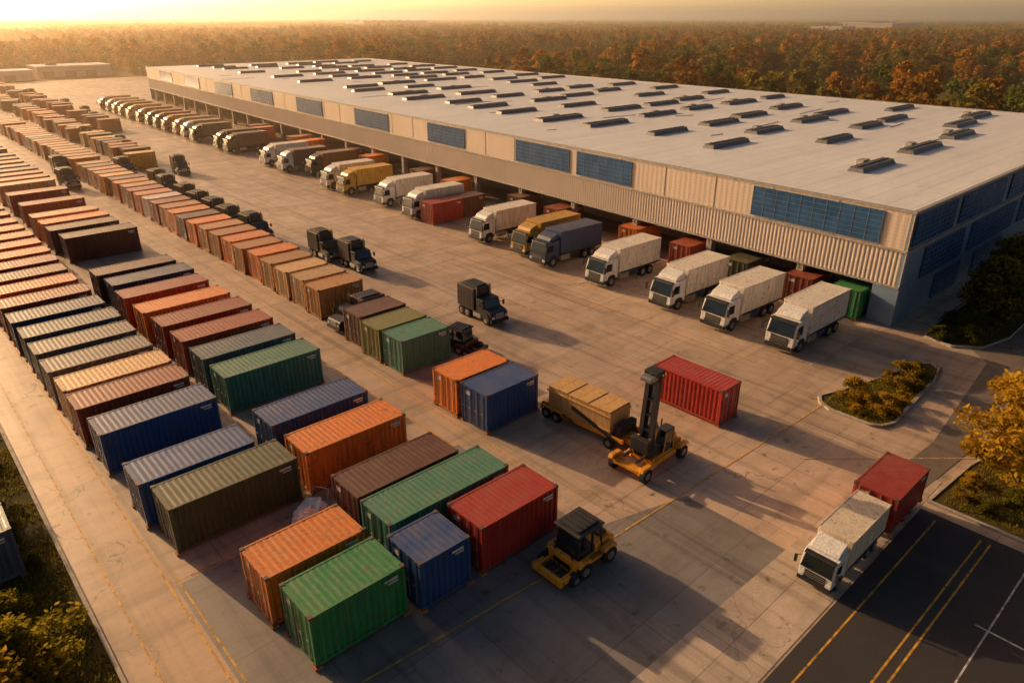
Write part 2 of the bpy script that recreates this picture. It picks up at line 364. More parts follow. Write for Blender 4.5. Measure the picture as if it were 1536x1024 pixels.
def bonnet(L=4.4):
    b=MB()
    b.prism([(0,.45),(-.02,.95),(.1,1.15),(.85,1.3),(1.1,1.95),(1.95,2.0),(2.0,1.9),(2.0,.5)],-.85,.85,1,.05)
    b.quad((.84,-.75,1.33),(.84,.75,1.33),(1.06,.7,1.9),(1.06,-.7,1.9),4)
    b.box(-.12,.1,-.9,.9,.3,.55,2,.03); b.box(-.045,.02,-.4,.4,.6,1.05,5,.01)
    for s in (-1,1):
        b.add([(1.0,s*.857,1.35),(1.6,s*.857,1.35),(1.6,s*.857,1.85),(1.15,s*.857,1.85)],[(0,1,2,3)],4)
        b.box(-.06,.1,s*.65-.13,s*.65+.13,.65,.85,6,.02)
        b.prism([(.2,.55),(.3,.9),(.5,1.0),(.9,1.0),(1.15,.55)],s*.86-.04,s*.86+.06,1,.01)
        b.box(.7,.8,s*1.05-.08,s*1.05+.08,1.35,1.75,2,.02); b.beam((.9,s*.8,1.6),(.75,s*1.02,1.6),.03,.03,2)
        wheel(b,.68,s*.75,.4,.25,s)
        for x in (L-1.3,L-.5): wheel(b,x,s*.72,.4,.36,s)
        b.box(1.3,2.3,s*.8-.12,s*.8+.12,.35,.7,5,.04)
        b.tube((2.06,s*.7,.8),(2.06,s*.7,2.9),.06,.06,5,8)
    b.box(1.2,L,-.35,.35,.5,.78,7)
    b.box(2.15,L,-.92,.92,.8,2.65,0,.04)
    for i in range(6):
        x=2.3+i*(L-2.45)/5
        for s in (-1,1): b.box(x-.03,x+.03,s*.922-.012,s*.922+.012,.9,2.55,0)
    b.box(2.4,L-.3,-.6,.6,2.65,2.78,2,.03)
    return b.mesh('bonneted_truck',tmats(M_blackp))
BM=bonnet()
for x,y,c in [(34.8,39.6,(.03,.03,.035)),(34.0,57.7,(.04,.03,.03)),(33.4,62.8,(.05,.035,.03)),(31.4,74.5,(.05,.05,.05)),(31.0,79.5,(.12,.1,.08)),(31.2,84.5,(.05,.04,.04)),
  (31.5,103,(.05,.04,.04)),(32.2,108,(.2,.08,.04)),(31.4,122,(.12,.06,.03)),(38,118,(.05,.04,.03)),(37,140,(.05,.04,.03)),(37.5,147,(.05,.04,.03)),(24,130,(.05,.03,.03)),(46,205,(.05,.04,.03)),(47,228,(.05,.04,.03)),(22.5,118,(.1,.05,.03)),
  (31.3,89.5,(.05,.04,.03)),(31.6,95,(.12,.06,.03)),(36,165,(.05,.03,.03)),(44,190,(.05,.03,.03)),(45,250,(.05,.03,.03)),(47,270,(.05,.03,.03)),(43,285,(.1,.05,.03))]:
    obj('dark_truck',BM,(x,y,0),math.radians(90+R.uniform(-7,7)),color=c)
obj('dark_truck',BM,(24.3,47.4,0),math.radians(3),color=(.05,.03,.025),scale=(1,1,.85))
# ------------------------------------------------------------------ forklift (facing -X)
def forklift(pm):
    b=MB() # 0 yellow,1 dark,2 tyre,3 hub,4 glass
    b.box(.9,3.5,-.55,.55,.38,.72,0,.05)
    b.prism([(2.3,.7),(2.3,1.15),(3.3,1.15),(3.62,.95),(3.62,.45),(2.9,.4)],-.62,.62,0,.06)
    b.box(0.05,1.0,-.85,-.6,.3,.55,0,.03); b.box(0.05,1.0,.6,.85,.3,.55,0,.03); b.box(-.05,.15,-.85,.85,.25,.6,0,.03)
    for y in (-.45,-.15,.15,.45): b.box(.1,1.0,y-.05,y+.05,.34,.4,1)
    b.box(.9,1.15,-.8,.8,.3,.95,0,.03)
    b.box(1.0,3.3,-.86,-.7,.5,.62,0,.02);b.box(1.0,3.3,.7,.86,.5,.62,0,.02)
    for s in (-1,1):
        for x,r in ((.75,.3),(1.35,.42),(2.95,.42)):
            b.cyl((x,s*.86,r),r,.3,'y',2,20); b.cyl((x,s*1.02,r),r*.5,.03,'y',3,14)
        b.prism([(.95,.75),(1.05,.95),(1.65,.95),(1.8,.75)],s*.86-.14,s*.86+.14,0,.02)
        b.prism([(2.5,.75),(2.6,.95),(3.3,.95),(3.4,.7)],s*.86-.14,s*.86+.14,0,.02)
        for x,xt in ((1.25,1.35),(2.15,2.1),(2.75,2.6)): b.beam((x,s*.6,.9),(xt,s*.62,2.12),.08,.08,1)
        for z in (1.0,1.3): b.box(.98,1.04,s*.5-.06,s*.5+.06,z,z+.1,1)
    b.box(1.25,2.75,-.6,.6,.72,1.12,1,.04)
    b.box(1.5,2.0,-.3,.3,1.1,1.3,1,.04); b.box(1.95,2.1,-.3,.3,1.25,1.75,1,.04)
    b.beam((1.3,0,1.1),(1.5,0,1.5),.05,.05,1); b.cyl((1.5,0,1.52),.18,.04,'z',1,14)
    b.box(1.12,2.75,-.74,.74,2.1,2.22,1,.04)
    b.box(1.3,2.55,-.55,.55,2.22,2.3,1,.02)
    for i in range(5): b.box(1.3+i*.28,1.36+i*.28,-.5,.5,2.3,2.34,1)
    b.quad((1.19,-.55,1.2),(1.19,.55,1.2),(1.32,.55,2.1),(1.32,-.55,2.1),4)
    b.tube((3.0,-.35,1.1),(3.0,-.35,1.7),.05,.05,1,8); b.box(2.8,3.3,-.4,.4,1.12,1.3,1,.03)
    return b.mesh('forklift_body',[pm,M_blackp,M_tyre,M_hub,M_glass])
obj('forklift',forklift(M_mach),(17.3,16.7,0),math.radians(0),scale=(1.03,1.05,1.0))
obj('yard_tractor',forklift(M_machd),(30.2,36.4,0),math.radians(105),scale=(1.0,1.0,.8))
# ------------------------------------------------------------------ mast container handler
def handler():
    b=MB() # 0 yellow 1 dark 2 tyre 3 hub 4 glass
    for s in (-1,1):
        b.box(0,4.2,s*.95-.14,s*.95+.14,.45,.75,0,.04)
        for x in (.35,3.75):
            b.cyl((x,s*1.22,.42),.42,.3,'y',2,20);b.cyl((x,s*1.385,.42),.2,.03,'y',3,14)
        b.prism([(-.15,.8),(0,.98),(.7,.98),(.9,.8)],s*1.2-.16,s*1.2+.16,0,.02)
        b.prism([(3.3,.8),(3.45,.98),(4.1,.98),(4.3,.8)],s*1.2-.16,s*1.2+.16,0,.02)
    b.box(1.2,3.1,-.95,.95,.5,.85,0,.05); b.box(2.6,4.2,-.8,.8,.7,1.0,0,.04); b.box(0,.5,-.85,.85,.5,.7,0,.04)
    b.box(2.75,3.9,-.6,.6,1.0,1.35,0,.05); b.box(3.0,3.5,-.45,.1,1.35,1.5,1,.03)
    b.box(1.1,2.3,-.75,.75,.85,1.35,1,.05)
    for s in (-1,1):
        b.beam((1.55,s*.42,.6),(1.95,s*.36,5.5),.22,.3,1); b.beam((1.75,s*.26,.9),(2.1,s*.22,5.75),.12,.18,1)
        b.tube((2.7,s*.5,1.0),(1.85,s*.42,3.0),.07,.07,3,10); b.tube((2.75,s*.5,.95),(2.25,s*.46,2.1),.11,.11,1,10)
        b.beam((.9,s*.5,.7),(1.5,s*.42,1.9),.12,.14,0)
    for z in (1.3,2.2,3.1,4.0,4.9,5.45):
        x=1.55+(z-.6)*.4/4.9; b.box(x-.08,x+.08,-.45,.45,z,z+.12,1)
    b.tube((1.8,0,.9),(2.05,0,5.3),.08,.08,3,10)
    b.tube((1.7,-.1,5.6),(1.7,.1,5.6),.2,.2,1,12)
    b.box(1.55,2.3,-.5,.5,5.55,5.8,1,.04); b.box(1.1,1.8,-.42,.42,5.35,5.62,3,.04)
    b.box(1.0,1.4,-.7,.7,1.1,1.9,1,.04); b.box(.3,1.1,-.6,-.45,.95,1.08,1); b.box(.3,1.1,.45,.6,.95,1.08,1)
    b.prism([(2.2,.9),(2.15,1.5),(2.35,2.15),(3.0,2.15),(3.1,1.4),(3.1,.9)],-.98,-.3,4,.03); b.box(2.25,3.1,-1.0,-.28,2.14,2.22,1,.02)
    for x,xt in ((2.17,2.33),(3.1,3.02)):
        for yy in (-.98,-.3): b.beam((x,yy,.9),(xt,yy,2.15),.07,.07,0)
    for i in range(5): b.tube((1.3+i*.1,.5,1.3),(2.6,.3+.1*i,1.2+.1*i),.025,.025,1,6)
    b.tube((3.6,.4,1.3),(3.6,.4,2.0),.05,.05,1,8)
    return b.mesh('handler_body',[M_mach,M_blackp,M_tyre,M_hub,M_glass])
obj('container_handler',handler(),(26.0,19.4,0),math.radians(2),scale=(1.0,.85,1.0))
def lowtrailer():
    b=MB() # along local x 0..6.2
    for s in (-1,1):
        b.beam((0,s*.95,.55),(6.2,s*.95,.75),.16,.22,0); b.beam((0,s*.98,.9),(2.6,s*.98,.55),.1,.16,1); b.beam((2.4,s*1.0,1.5),(5.9,s*1.0,.6),.1,.2,1)
        for x in (.45,1.25,5.3): b.cyl((x,s*1.02,.36),.36,.26,'y',2,18); b.cyl((x,s*1.16,.36),.18,.03,'y',3,12)
        b.prism([(0,.75),(.1,.9),(1.6,.9),(1.75,.75)],s*1.02-.14,s*1.02+.14,0,.02)
    b.box(0,6.0,-.9,.9,.5,.62,1,.02); b.box(-.15,.2,-1.0,1.0,.4,.8,0,.03); b.box(5.6,6.4,-.5,.5,.45,.8,0,.03)
    b.box(5.5,5.9,-.8,.8,.8,1.5,1,.03)
    for i in range(9): b.box(.5+i*.53,1.02+i*.53,-.97,.97,.75,2.2,4,.015)
    for s in (-1,1):
        for z in (1.0,1.9): b.box(.4,5.3,s*1.0-.03,s*1.0+.03,z,z+.09,4)
    for i in range(6): b.box(.45+i*.8,1.2+i*.8,-1.0,1.0,2.21,2.24+.03*(i%2),4,.01)
    return b.mesh('low_trailer_body',[M_mach,M_chassis,M_tyre,M_hub,M_crate])
M_crate=painted('crate_timber',(.62,.34,.12),.2,.7,.4,(.74,.48,.2))
obj('crate_trailer',lowtrailer(),(28.3,27.2,0),math.radians(-88),scale=(1,.95,1))
def cart():
    b=MB();b.box(0,1.5,-.5,.5,.35,.6,0,.04)
    bm=bmesh.new();bmesh.ops.create_icosphere(bm,subdivisions=4,radius=1)
    for v in bm.verts:
        n=noise.noise(v.co*2.2)*.35+noise.noise(v.co*6)*.12; v.co=Vector((.75+v.co.x*.85*(1+n),v.co.y*.6*(1+n),.65+v.co.z*.35*(1+n)))
    b.frombm(bm,1);bm.free()
    for s in (-1,1):
        for x in (.25,1.25): b.cyl((x,s*.52,.22),.22,.14,'y',2,14)
        b.tube((1.5,s*.4,.5),(1.8,s*.4,1.2),.03,.03,0,6)
    b.tube((1.8,-.4,1.2),(1.8,.4,1.2),.03,.03,0,6)
    return b.mesh('cart_body',[M_bar,simple('tarpaulin',(.75,.75,.75),.4),M_tyre])
obj('utility_cart',cart(),(10.9,26.9,0),math.radians(30),scale=(1.1,1.1,1.1))
# ------------------------------------------------------------------ ground sheets
def sheet(name,polys,z,mat):
    b=MB()
    for p in polys: b.add([(x,y,z) for x,y in p],[tuple(range(len(p)))],0)
    return obj(name,b.mesh(name,[mat]))
def rect(x0,x1,y0,y1): return [(x0,y0),(x1,y0),(x1,y1),(x0,y1)]
m,nt,p,o=newmat('ground_grass');v=tco(nt)
c=mix(nt,ramp(nt,nz(nt,v,.006,4,.6),.4,.6),(.07,.065,.018),(.24,.17,.05))
c=mix(nt,ramp(nt,nz(nt,v,.7,4,.7),.3,.7,0,.7),c,(.10,.065,.02));c=mix(nt,ramp(nt,nz(nt,v,7,3,.7),.3,.7,0,.6),c,(.035,.035,.01))
sock(nt,p.inputs['Base Color'],c);p.inputs['Roughness'].default_value=.95;p.inputs['Specular IOR Level'].default_value=.1
M_grass=m
sheet('ground',[rect(-9000,14000,-9000,14000)],0,M_grass)
sheet('yard_pavement',[[(2.1,-60),(150,-60),(150,5),(160,345),(2.1,345)]],.008,M_conc)
sheet('service_road',[rect(2.1,5.2,-30,345)],.012,M_road)
sheet('grey_apron',[[(5.2,8),(27,10),(27,16.2),(22,17.6),(5.2,18)],[(5.2,18.0),(21.3,17.6),(21.3,28),(5.2,27.4)]],.016,M_concD)
sheet('concrete_strip',[[(5.2,7.75),(38,7.7),(38,10.4),(5.2,11.2)]],.020,M_concL)
sheet('asphalt_lot',[rect(5.2,34.9,-40,7.6)],.024,M_asph)
sheet('access_road',[[(35.4,9.9),(42,9.5),(56,10.8),(62,16.2),(140,15.5),(140,9.5),(60,8.8),(44,7.6),(35.4,8.2)]],.026,M_asphR)
ln=MB()
def line(b,p,q,w,z=.030):
    p=Vector((*p,z));q=Vector((*q,z));d=(q-p).normalized();n=Vector((-d.y,d.x,0))*w/2
    b.quad(p-n,q-n,q+n,p+n,0)
for p,q in [((3.1,-20),(3.1,340)),((5.0,8),(5.0,340)),((5.4,20),(5.4,28)),((22.3,16.6),(42.0,15.9)),((5.4,17.9),(22.2,16.6)),((5.9,27.7),(12.3,26.9)),
   ((5.4,6.95),(34.4,6.75)),((5.4,5.05),(34.4,4.75)),((5.4,4.6),(34.4,4.35)),((21.0,28),(21.0,330)),((22.6,24),(22.6,330)),((30.2,30),(30.2,330)),((39,30),(40.5,330)),((43.8,22),(46.2,330)),((46.6,3),(34.6,13.9))]:
    line(ln,p,q,.085)
obj('yellow_markings',ln.mesh('yellow_markings',[M_yel]))
lw=MB()
yy=19.2
while yy<235:
    line(lw,(46.2+.02*(yy-20),yy),(56.5+.0675*(yy-18),yy-.2),.08); yy+=5.7
line(lw,(12.3,27.2),(12.3,28.8),.08)
for x in (22,28.5): line(lw,(x,3.2),(x,-20),.1)
line(lw,(5.4,2.9),(34.4,2.7),.07)
obj('white_markings',lw.mesh('white_markings',[M_wht]))
def bed(name,pts,h=.14,w=.18):
    b=MB();n=len(pts);cx=sum(p[0] for p in pts)/n;cy=sum(p[1] for p in pts)/n
    inn=[]
    for x,y in pts:
        d=Vector((cx-x,cy-y));d=d.normalized()*w*1.3;inn.append((x+d.x,y+d.y))
    for i in range(n):
        j=(i+1)%n;a=pts[i];c=pts[j];ai=inn[i];ci=inn[j]
        b.quad((*a,0),(*c,0),(*c,h),(*a,h),0);b.quad((*a,h),(*c,h),(*ci,h),(*ai,h),0);b.quad((*ai,h),(*ci,h),(*ci,h-.06),(*ai,h-.06),0)
    b.add([(x,y,h-.05) for x,y in inn],[tuple(range(n))],1)
    return obj(name,b.mesh(name,[M_kerb,M_grass]))
bed('planting_island',[(41.5,16.2),(42.2,16.6),(43.8,16.1),(48,15.0),(52.3,14.0),(52.9,13.4),(52.3,12.7),(50.4,12.3),(46,12.0),(42.4,11.8),(41.4,12.2),(41.0,12.8),(41.0,15.3)])
bed('planting_bed',[(35.6,7.6),(40.6,7.3),(45.7,6.3),(50,5.9),(80,7.5),(80,-30),(35.6,-30)])
bed('planting_verge',[(57.5,15.6),(60.5,15.9),(100,15.6),(100,11.5),(62,11.0),(58.5,11.8),(57,13.5)])
kb=MB(); kb.box(1.95,2.1,-30,345,0,.12,0); obj('road_kerb',kb.mesh('road_kerb',[M_kerb]))
# ------------------------------------------------------------------ warehouse
CX,CY,SH=57.6,18.2,.0675
LEN=225.3;DEP=76;HT=9.34
def T(u,v,z): return (CX+u+v*SH,CY+v,z)
class BB(MB):
    def fin(s,name,mats,parent):
        s.V=[T(*v) for v in s.V]; return obj(name,s.mesh(name,mats),parent=parent)
wh=bpy.data.objects.new('warehouse',None);COL.objects.link(wh)
def wallmat(name,base,hl=.3,rough=.5):
    m,nt,p,o=newmat(name);v=tco(nt)
    w=nt.nodes.new('ShaderNodeTexWave');w.wave_type='BANDS';w.bands_direction='Z';nt.links.new(v,w.inputs[0]);w.inputs['Scale'].default_value=1.1
    c=mix(nt,ramp(nt,nz(nt,tco(nt,(1,.25,.15)),1.0,4,.6),.3,.7,0,.5),base,tuple(x*.75 for x in base))
    c=mix(nt,ramp(nt,nz(nt,tco(nt,(.1,.1,.1)),1.0,3),.4,.6,0,.35),c,tuple(x*.8 for x in base))
    c=mix(nt,math_(nt,'MULTIPLY',ramp(nt,w.outputs['Fac'],.85,1),hl),c,tuple(x*.5 for x in base))
    sock(nt,p.inputs['Base Color'],c);p.inputs['Roughness'].default_value=rough;return m
M_wall=wallmat('beige_cladding',(.74,.62,.54));M_fasc=wallmat('grey_cladding',(.58,.50,.45),0);M_dark=wallmat('bluegrey_cladding',(.20,.30,.42))
M_trim=simple('trim_metal',(.40,.37,.34),.5,.3);M_soff=simple('soffit',(.10,.09,.085),.8);M_colm=simple('column_concrete',(.38,.32,.27),.8)
m,nt,p,o=newmat('roof_membrane');v=tco(nt)
br=nt.nodes.new('ShaderNodeTexBrick');nt.links.new(v,br.inputs['Vector']);br.offset=.5;br.inputs['Scale'].default_value=1;br.inputs['Brick Width'].default_value=12;br.inputs['Row Height'].default_value=1.9
br.inputs['Mortar Size'].default_value=.035;br.inputs['Color1'].default_value=(.86,.83,.81,1);br.inputs['Color2'].default_value=(.90,.88,.86,1);br.inputs['Mortar'].default_value=(.55,.55,.55,1)
c=mix(nt,ramp(nt,nz(nt,v,.07,5,.6),.35,.7,0,.5),br.outputs[0],(.74,.72,.71));c=mix(nt,ramp(nt,nz(nt,tco(nt,(.03,.5,1)),1,4,.6),.52,.8,0,.45),c,(.52,.49,.47))
c=mix(nt,ramp(nt,nz(nt,v,.9,5,.7),.55,.75,0,.35),c,(.42,.39,.36))
sock(nt,p.inputs['Base Color'],c);p.inputs['Roughness'].default_value=.36;bump(nt,p,nz(nt,v,.25,4),.5,.25);M_roof=m
m,nt,p,o=newmat('blue_glazing');v=tco(nt)
c=mix(nt,ramp(nt,nz(nt,v,.8,4),.3,.7),(.02,.075,.20),(.045,.14,.32))
sock(nt,p.inputs['Base Color'],c);p.inputs['Roughness'].default_value=.25;p.inputs['Specular IOR Level'].default_value=.5;M_glz=m
M_mull=simple('mullion',(.14,.2,.3),.5,.2)
b=BB()
b.box(.25,DEP-.25,.25,LEN-.25,HT-.5,HT-.12,0)
b.fin('roof',[M_roof],wh)
b=BB()
for a in ((-.06,.3,-.06,LEN),(DEP-.3,DEP+.06,-.06,LEN),(.3,DEP-.3,-.06,.3),(.3,DEP-.3,LEN-.3,LEN)): b.box(*a,HT-.18,HT,0)
b.box(-.1,.0,0,LEN,6.1,6.28,0); b.box(-.1,0,0,LEN,3.2,3.36,0); b.box(-.03,DEP,-.1,0.0,6.1,6.28,0)
b.fin('roof_trim',[M_trim],wh)
gl=[(2.3,13.9),(28.5,36.7),(38,47.6),(58.7,67.8),(79.3,90.3),(103,114),(126,138),(150,162),(174,186),(198,210)]
b=BB()
b.corr((0,0,3.36),(0,1,0),(0,0,1),(-1,0,0),LEN,2.74,.36,.035,1)
b.corr((0,0,6.28),(0,1,0),(0,0,1),(-1,0,0),LEN,HT-.18-6.28,.6,.008,0)
for v_ in range(0,226,6):
    b.box(-.03,.02,v_,v_+.05,6.28,HT-.18,3)
b.box(.1,.3,0,LEN,3.3,HT-.2,0)
b.corr((0,0,0),(1,0,0),(0,0,1),(0,-1,0),DEP,6.1,.6,.06,2);b.corr((0,0,6.28),(1,0,0),(0,0,1),(0,-1,0),DEP,HT-.18-6.28,.9,.04,2)
b.box(0,DEP,.1,.3,0,HT-.2,2)
b.box(DEP-.2,DEP,.3,LEN,0,HT-.2,2); b.box(0,DEP,LEN-.2,LEN-.05,0,HT-.2,2)
b.box(-.05,3.0,-.05,2.0,0,3.3,2)
b.fin('walls',[M_wall,M_fasc,M_dark,M_trim],wh)
b=BB()
for a,c_ in gl:
    b.box(-.10,-.02,a,c_,6.45,9.0,0)
    n=round((c_-a)/1.2)
    for i in range(n+1): b.box(-.12,-.1,a+i*(c_-a)/n-.025,a+i*(c_-a)/n+.025,6.42,9.03,1)
    for k in range(7): b.box(-.118,-.1,a,c_,6.43+k*.425,6.46+k*.425,1)
for a,c_,z0,z1 in [(.5,9,6.55,8.95),(10.5,22,6.55,8.95),(24,36,6.55,8.95),(38,50,6.55,8.95),(52,64,6.55,8.95),(4,13,3.2,5.8),(15,28,3.2,5.8),(30,45,3.2,5.8),(47,64,3.2,5.8),(8,14,.4,2.6),(18,26,.4,2.6)]:
    b.box(a,c_,-.12,-.03,z0,z1,0)
    n=round((c_-a)/.9)
    for i in range(n+1): b.box(a+i*(c_-a)/n-.02,a+i*(c_-a)/n+.02,-.14,-.12,z0-.03,z1+.03,1)
    k=round((z1-z0)/.42)
    for i in range(k+1): b.box(a,c_,-.145,-.12,z0+i*(z1-z0)/k-.015,z0+i*(z1-z0)/k+.015,1)
b.fin('glazing',[M_glz,M_mull],wh)
b=BB()
b.box(.05,9,2,LEN-.5,3.1,3.3,1)   # soffit
b.box(8.0,8.2,2,LEN-.5,0,3.1,1)   # dock wall
v_=8.4
while v_<LEN-2:
    b.box(.0,.7,v_-.3,v_+.3,0,3.1,0); b.box(-.06,.76,v_-.36,v_+.36,0,.9,0)
    b.box(.0,7.9,v_-.12,v_+.12,2.7,3.09,1)
    v_+=9.6
v_=5
while v_<LEN-4:
    b.box(7.85,7.99,v_-1.3,v_+1.3,.9,3.0,2)
    for k in range(5): b.box(7.83,7.85,v_-1.3,v_+1.3,1.2+k*.4,1.23+k*.4,1)
    b.box(7.6,7.99,v_-1.5,v_-1.3,.4,3.0,3); b.box(7.6,7.99,v_+1.3,v_+1.5,.4,3.0,3)
    v_+=4.8
b.box(6.8,7.6,2,LEN-1,0,.9,0)
b.fin('dock_bays',[M_colm,M_soff,simple('roller_door',(.35,.34,.33),.5),M_plast],wh)
b=BB()
rows=[13,26.5,38.5,50,62]
for ri,u0 in enumerate(rows):
    v_=9.5+ri*1.5
    while v_<LEN-6:
        if R.random()<.85:
            u=u0+R.uniform(-1.8,1.8);L=R.uniform(6.6,9.2);w=R.uniform(.7,1.1);vv=v_+R.uniform(-1.2,1.2)
            z=HT-.12
            b.add([(u,vv-w,z),(u+L,vv-w,z),(u+L,vv+w,z),(u,vv+w,z),(u+.2,vv-w*.75,z+.36),(u+L-.2,vv-w*.75,z+.36),(u+L-.2,vv+w*.75,z+.36),(u+.2,vv+w*.75,z+.36)],[(0,1,5,4),(1,2,6,5),(2,3,7,6),(3,0,4,7)],0)
            b.box(u+.2,u+L-.2,vv-w*.75,vv+w*.75,z+.35,z+.43,1)
            n=int(L/1.2)
            for i in range(n+1): b.box(u+.2+i*(L-.4)/n-.03,u+.2+i*(L-.4)/n+.03,vv-w*.75,vv+w*.75,z+.43,z+.47,0)
            b.box(u+.1,u+L-.1,vv-.05,vv+.05,z+.43,z+.52,0)
            if R.random()<.3: b.box(u+L*.5,u+L*.5+R.uniform(1,2),vv+w+.1,vv+w+.8,z,z+.5,2)
        v_+=9.4 if ri<4 else 12
b.fin('roof_skylights',[simple('skylight_frame',(.16,.16,.17),.5,.2),simple('skylight_panel',(.06,.06,.07),.35),M_trim],wh)
b=BB()
for i in range(34):
    u=R.uniform(5,70);v_=R.uniform(3,215);b.beam((u,v_,HT-.08),(u+R.uniform(-9,9),v_+R.uniform(-1,1),HT-.08),.06,.06,0)
b.fin('roof_cables',[M_trim],wh)
def dist(x,y,w,d,h,rz=0):
    b=MB();b.box(0,w,0,d,0,h,0);b.box(-.3,w+.3,-.3,d+.3,h,h+.5,1)
    for i in range(int(w/8)): b.box(2+i*8,6+i*8,-.05,0,0,h*.6,2)
    for i in range(int(w/20)): b.box(5+i*20,9+i*20,d*.4,d*.5,h+.5,h+1.6,2)
    obj('distant_warehouse',b.mesh('distant_warehouse',[M_wall,M_roof,M_soff]),(x,y,0),rz)
dist(66,362,28,18,4);dist(50,350,12,12,3.5);dist(1090,430,90,60,16);dist(800,1300,150,80,18);dist(940,430,40,40,13);dist(1300,520,150,80,16)
# ------------------------------------------------------------------ vegetation
M_leafN=leafmat('near_leaves',(.07,.085,.012),(.60,.34,.03),.5);M_leafD=leafmat('dark_leaves',(.03,.05,.010),(.26,.21,.025));M_leafL=leafmat('olive_leaves',(.04,.065,.010),(.34,.25,.025),.5)
FM=[leafmat('forest_leaves_green',(.025,.05,.012),(.17,.19,.035),.45,.4),leafmat('forest_leaves_olive',(.035,.05,.012),(.34,.24,.035),.45,.5),leafmat('forest_leaves_orange',(.07,.05,.012),(.58,.27,.035),.45,.5)]
M_bark=simple('bark',(.09,.06,.04),.9)
def leafcards(b,rg,c,rad,n,size,m=0,flat=.7):
    for _ in range(n):
        d=Vector((rg.gauss(0,1),rg.gauss(0,1),rg.gauss(0,1))).normalized()*(rg.random()**.4)
        p=Vector(c)+Vector((d.x*rad,d.y*rad,d.z*rad*flat))
        a=Vector((rg.gauss(0,1),rg.gauss(0,1),rg.gauss(0,.6))).normalized();q=a.orthogonal().normalized()
        q=(q*math.cos(1)+a.cross(q)*math.sin(rg.random()*6)).normalized();s=size*rg.uniform(.6,1.4)
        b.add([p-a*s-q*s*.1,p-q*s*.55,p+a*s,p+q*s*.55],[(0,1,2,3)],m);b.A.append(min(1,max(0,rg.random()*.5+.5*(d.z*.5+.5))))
def tree(seed,h,r,clumps,leaves,size,trunk=.16,leaf=None,name='tree',base=.3):
    rg=random.Random(seed);b=MB()
    top=Vector((rg.uniform(-.3,.3),rg.uniform(-.3,.3),h*.75))
    def tb(p,q,r1,r2):
        n0=len(b.F);b.tube(p,q,r1,r2,1,7);b.A+=[.5]*(len(b.F)-n0)
    mid=Vector((top.x*.3,top.y*.3,h*base))
    tb((0,0,0),mid,trunk,trunk*.8);tb(mid,top,trunk*.8,trunk*.2)
    for i in range(clumps):
        z=rg.uniform(base,1.0);env=math.sin(min(1,max(.12,(z-base+.12)/(1.0-base+.14)))*math.pi)**.6
        a=rg.uniform(0,6.283);rr=r*env*rg.uniform(.25,1.0)
        c=Vector((math.cos(a)*rr,math.sin(a)*rr,h*z*.93))
        s=mid.lerp(top,rg.uniform(0,.9)*(z-base)/(1-base+.01)); 
        if rr>r*.3: tb(s,c,trunk*.3,trunk*.06)
        leafcards(b,rg,c,r*rg.uniform(.22,.42),leaves,size)
    return b.mesh(name,[leaf or M_leafN,M_bark])
def put(name,me,x,y,s=1,z=0): return obj(name,me,(x,y,z),R.uniform(0,6),scale=(s,s,s))
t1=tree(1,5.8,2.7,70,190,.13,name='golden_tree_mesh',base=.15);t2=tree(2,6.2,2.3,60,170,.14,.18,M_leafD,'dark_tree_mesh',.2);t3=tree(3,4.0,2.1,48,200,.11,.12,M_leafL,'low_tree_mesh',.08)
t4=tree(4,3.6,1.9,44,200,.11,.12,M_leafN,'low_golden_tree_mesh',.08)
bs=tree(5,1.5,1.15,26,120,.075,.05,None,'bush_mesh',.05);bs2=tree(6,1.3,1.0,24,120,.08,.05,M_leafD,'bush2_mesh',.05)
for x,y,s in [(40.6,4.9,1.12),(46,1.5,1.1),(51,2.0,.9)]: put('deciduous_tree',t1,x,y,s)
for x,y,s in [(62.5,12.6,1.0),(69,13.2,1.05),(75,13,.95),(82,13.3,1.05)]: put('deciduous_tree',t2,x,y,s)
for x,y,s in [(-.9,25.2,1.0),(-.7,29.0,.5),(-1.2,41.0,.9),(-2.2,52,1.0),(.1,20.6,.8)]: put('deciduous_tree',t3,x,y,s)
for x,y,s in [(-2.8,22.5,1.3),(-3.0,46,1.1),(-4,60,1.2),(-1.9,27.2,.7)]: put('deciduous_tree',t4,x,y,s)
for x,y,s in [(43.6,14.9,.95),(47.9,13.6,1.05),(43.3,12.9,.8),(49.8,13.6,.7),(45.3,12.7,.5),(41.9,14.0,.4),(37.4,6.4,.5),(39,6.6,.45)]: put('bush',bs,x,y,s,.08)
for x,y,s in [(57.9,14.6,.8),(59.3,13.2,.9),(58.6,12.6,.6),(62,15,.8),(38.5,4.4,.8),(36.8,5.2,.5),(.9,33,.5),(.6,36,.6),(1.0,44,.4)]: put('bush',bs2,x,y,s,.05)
gb=MB();rg=random.Random(9)
def blades(x0,x1,y0,y1,n,z,test=None,s=.16):
    for _ in range(n):
        x=rg.uniform(x0,x1);y=rg.uniform(y0,y1)
        if test and not test(x,y): continue
        a=rg.uniform(0,6.28);h=rg.uniform(.4,1.4)*s;w=.025
        gb.add([(x-w*math.cos(a),y-w*math.sin(a),z),(x+w*math.cos(a),y+w*math.sin(a),z),(x+rg.gauss(0,.05),y+rg.gauss(0,.05),z+h)],[(0,1,2)],0);gb.A.append(rg.random())
blades(-3,1.9,18,60,26000,0,lambda x,y:noise.noise(Vector((x*.6,y*.6,0)))>-.15)
blades(41.2,52.5,12,16,7000,.08,lambda x,y:(12.1+max(0,(x-48)*.1))<y<16.2-max(0,x-43)*.26)
blades(36,46,0,7,6000,.08,lambda x,y:y<7.2-max(0,x-40)*.2)
blades(58.5,66,12,15.3,3000,.08)
obj('grass',gb.mesh('grass',[leafmat('grass_blades',(.05,.07,.012),(.40,.29,.03),.4)]))
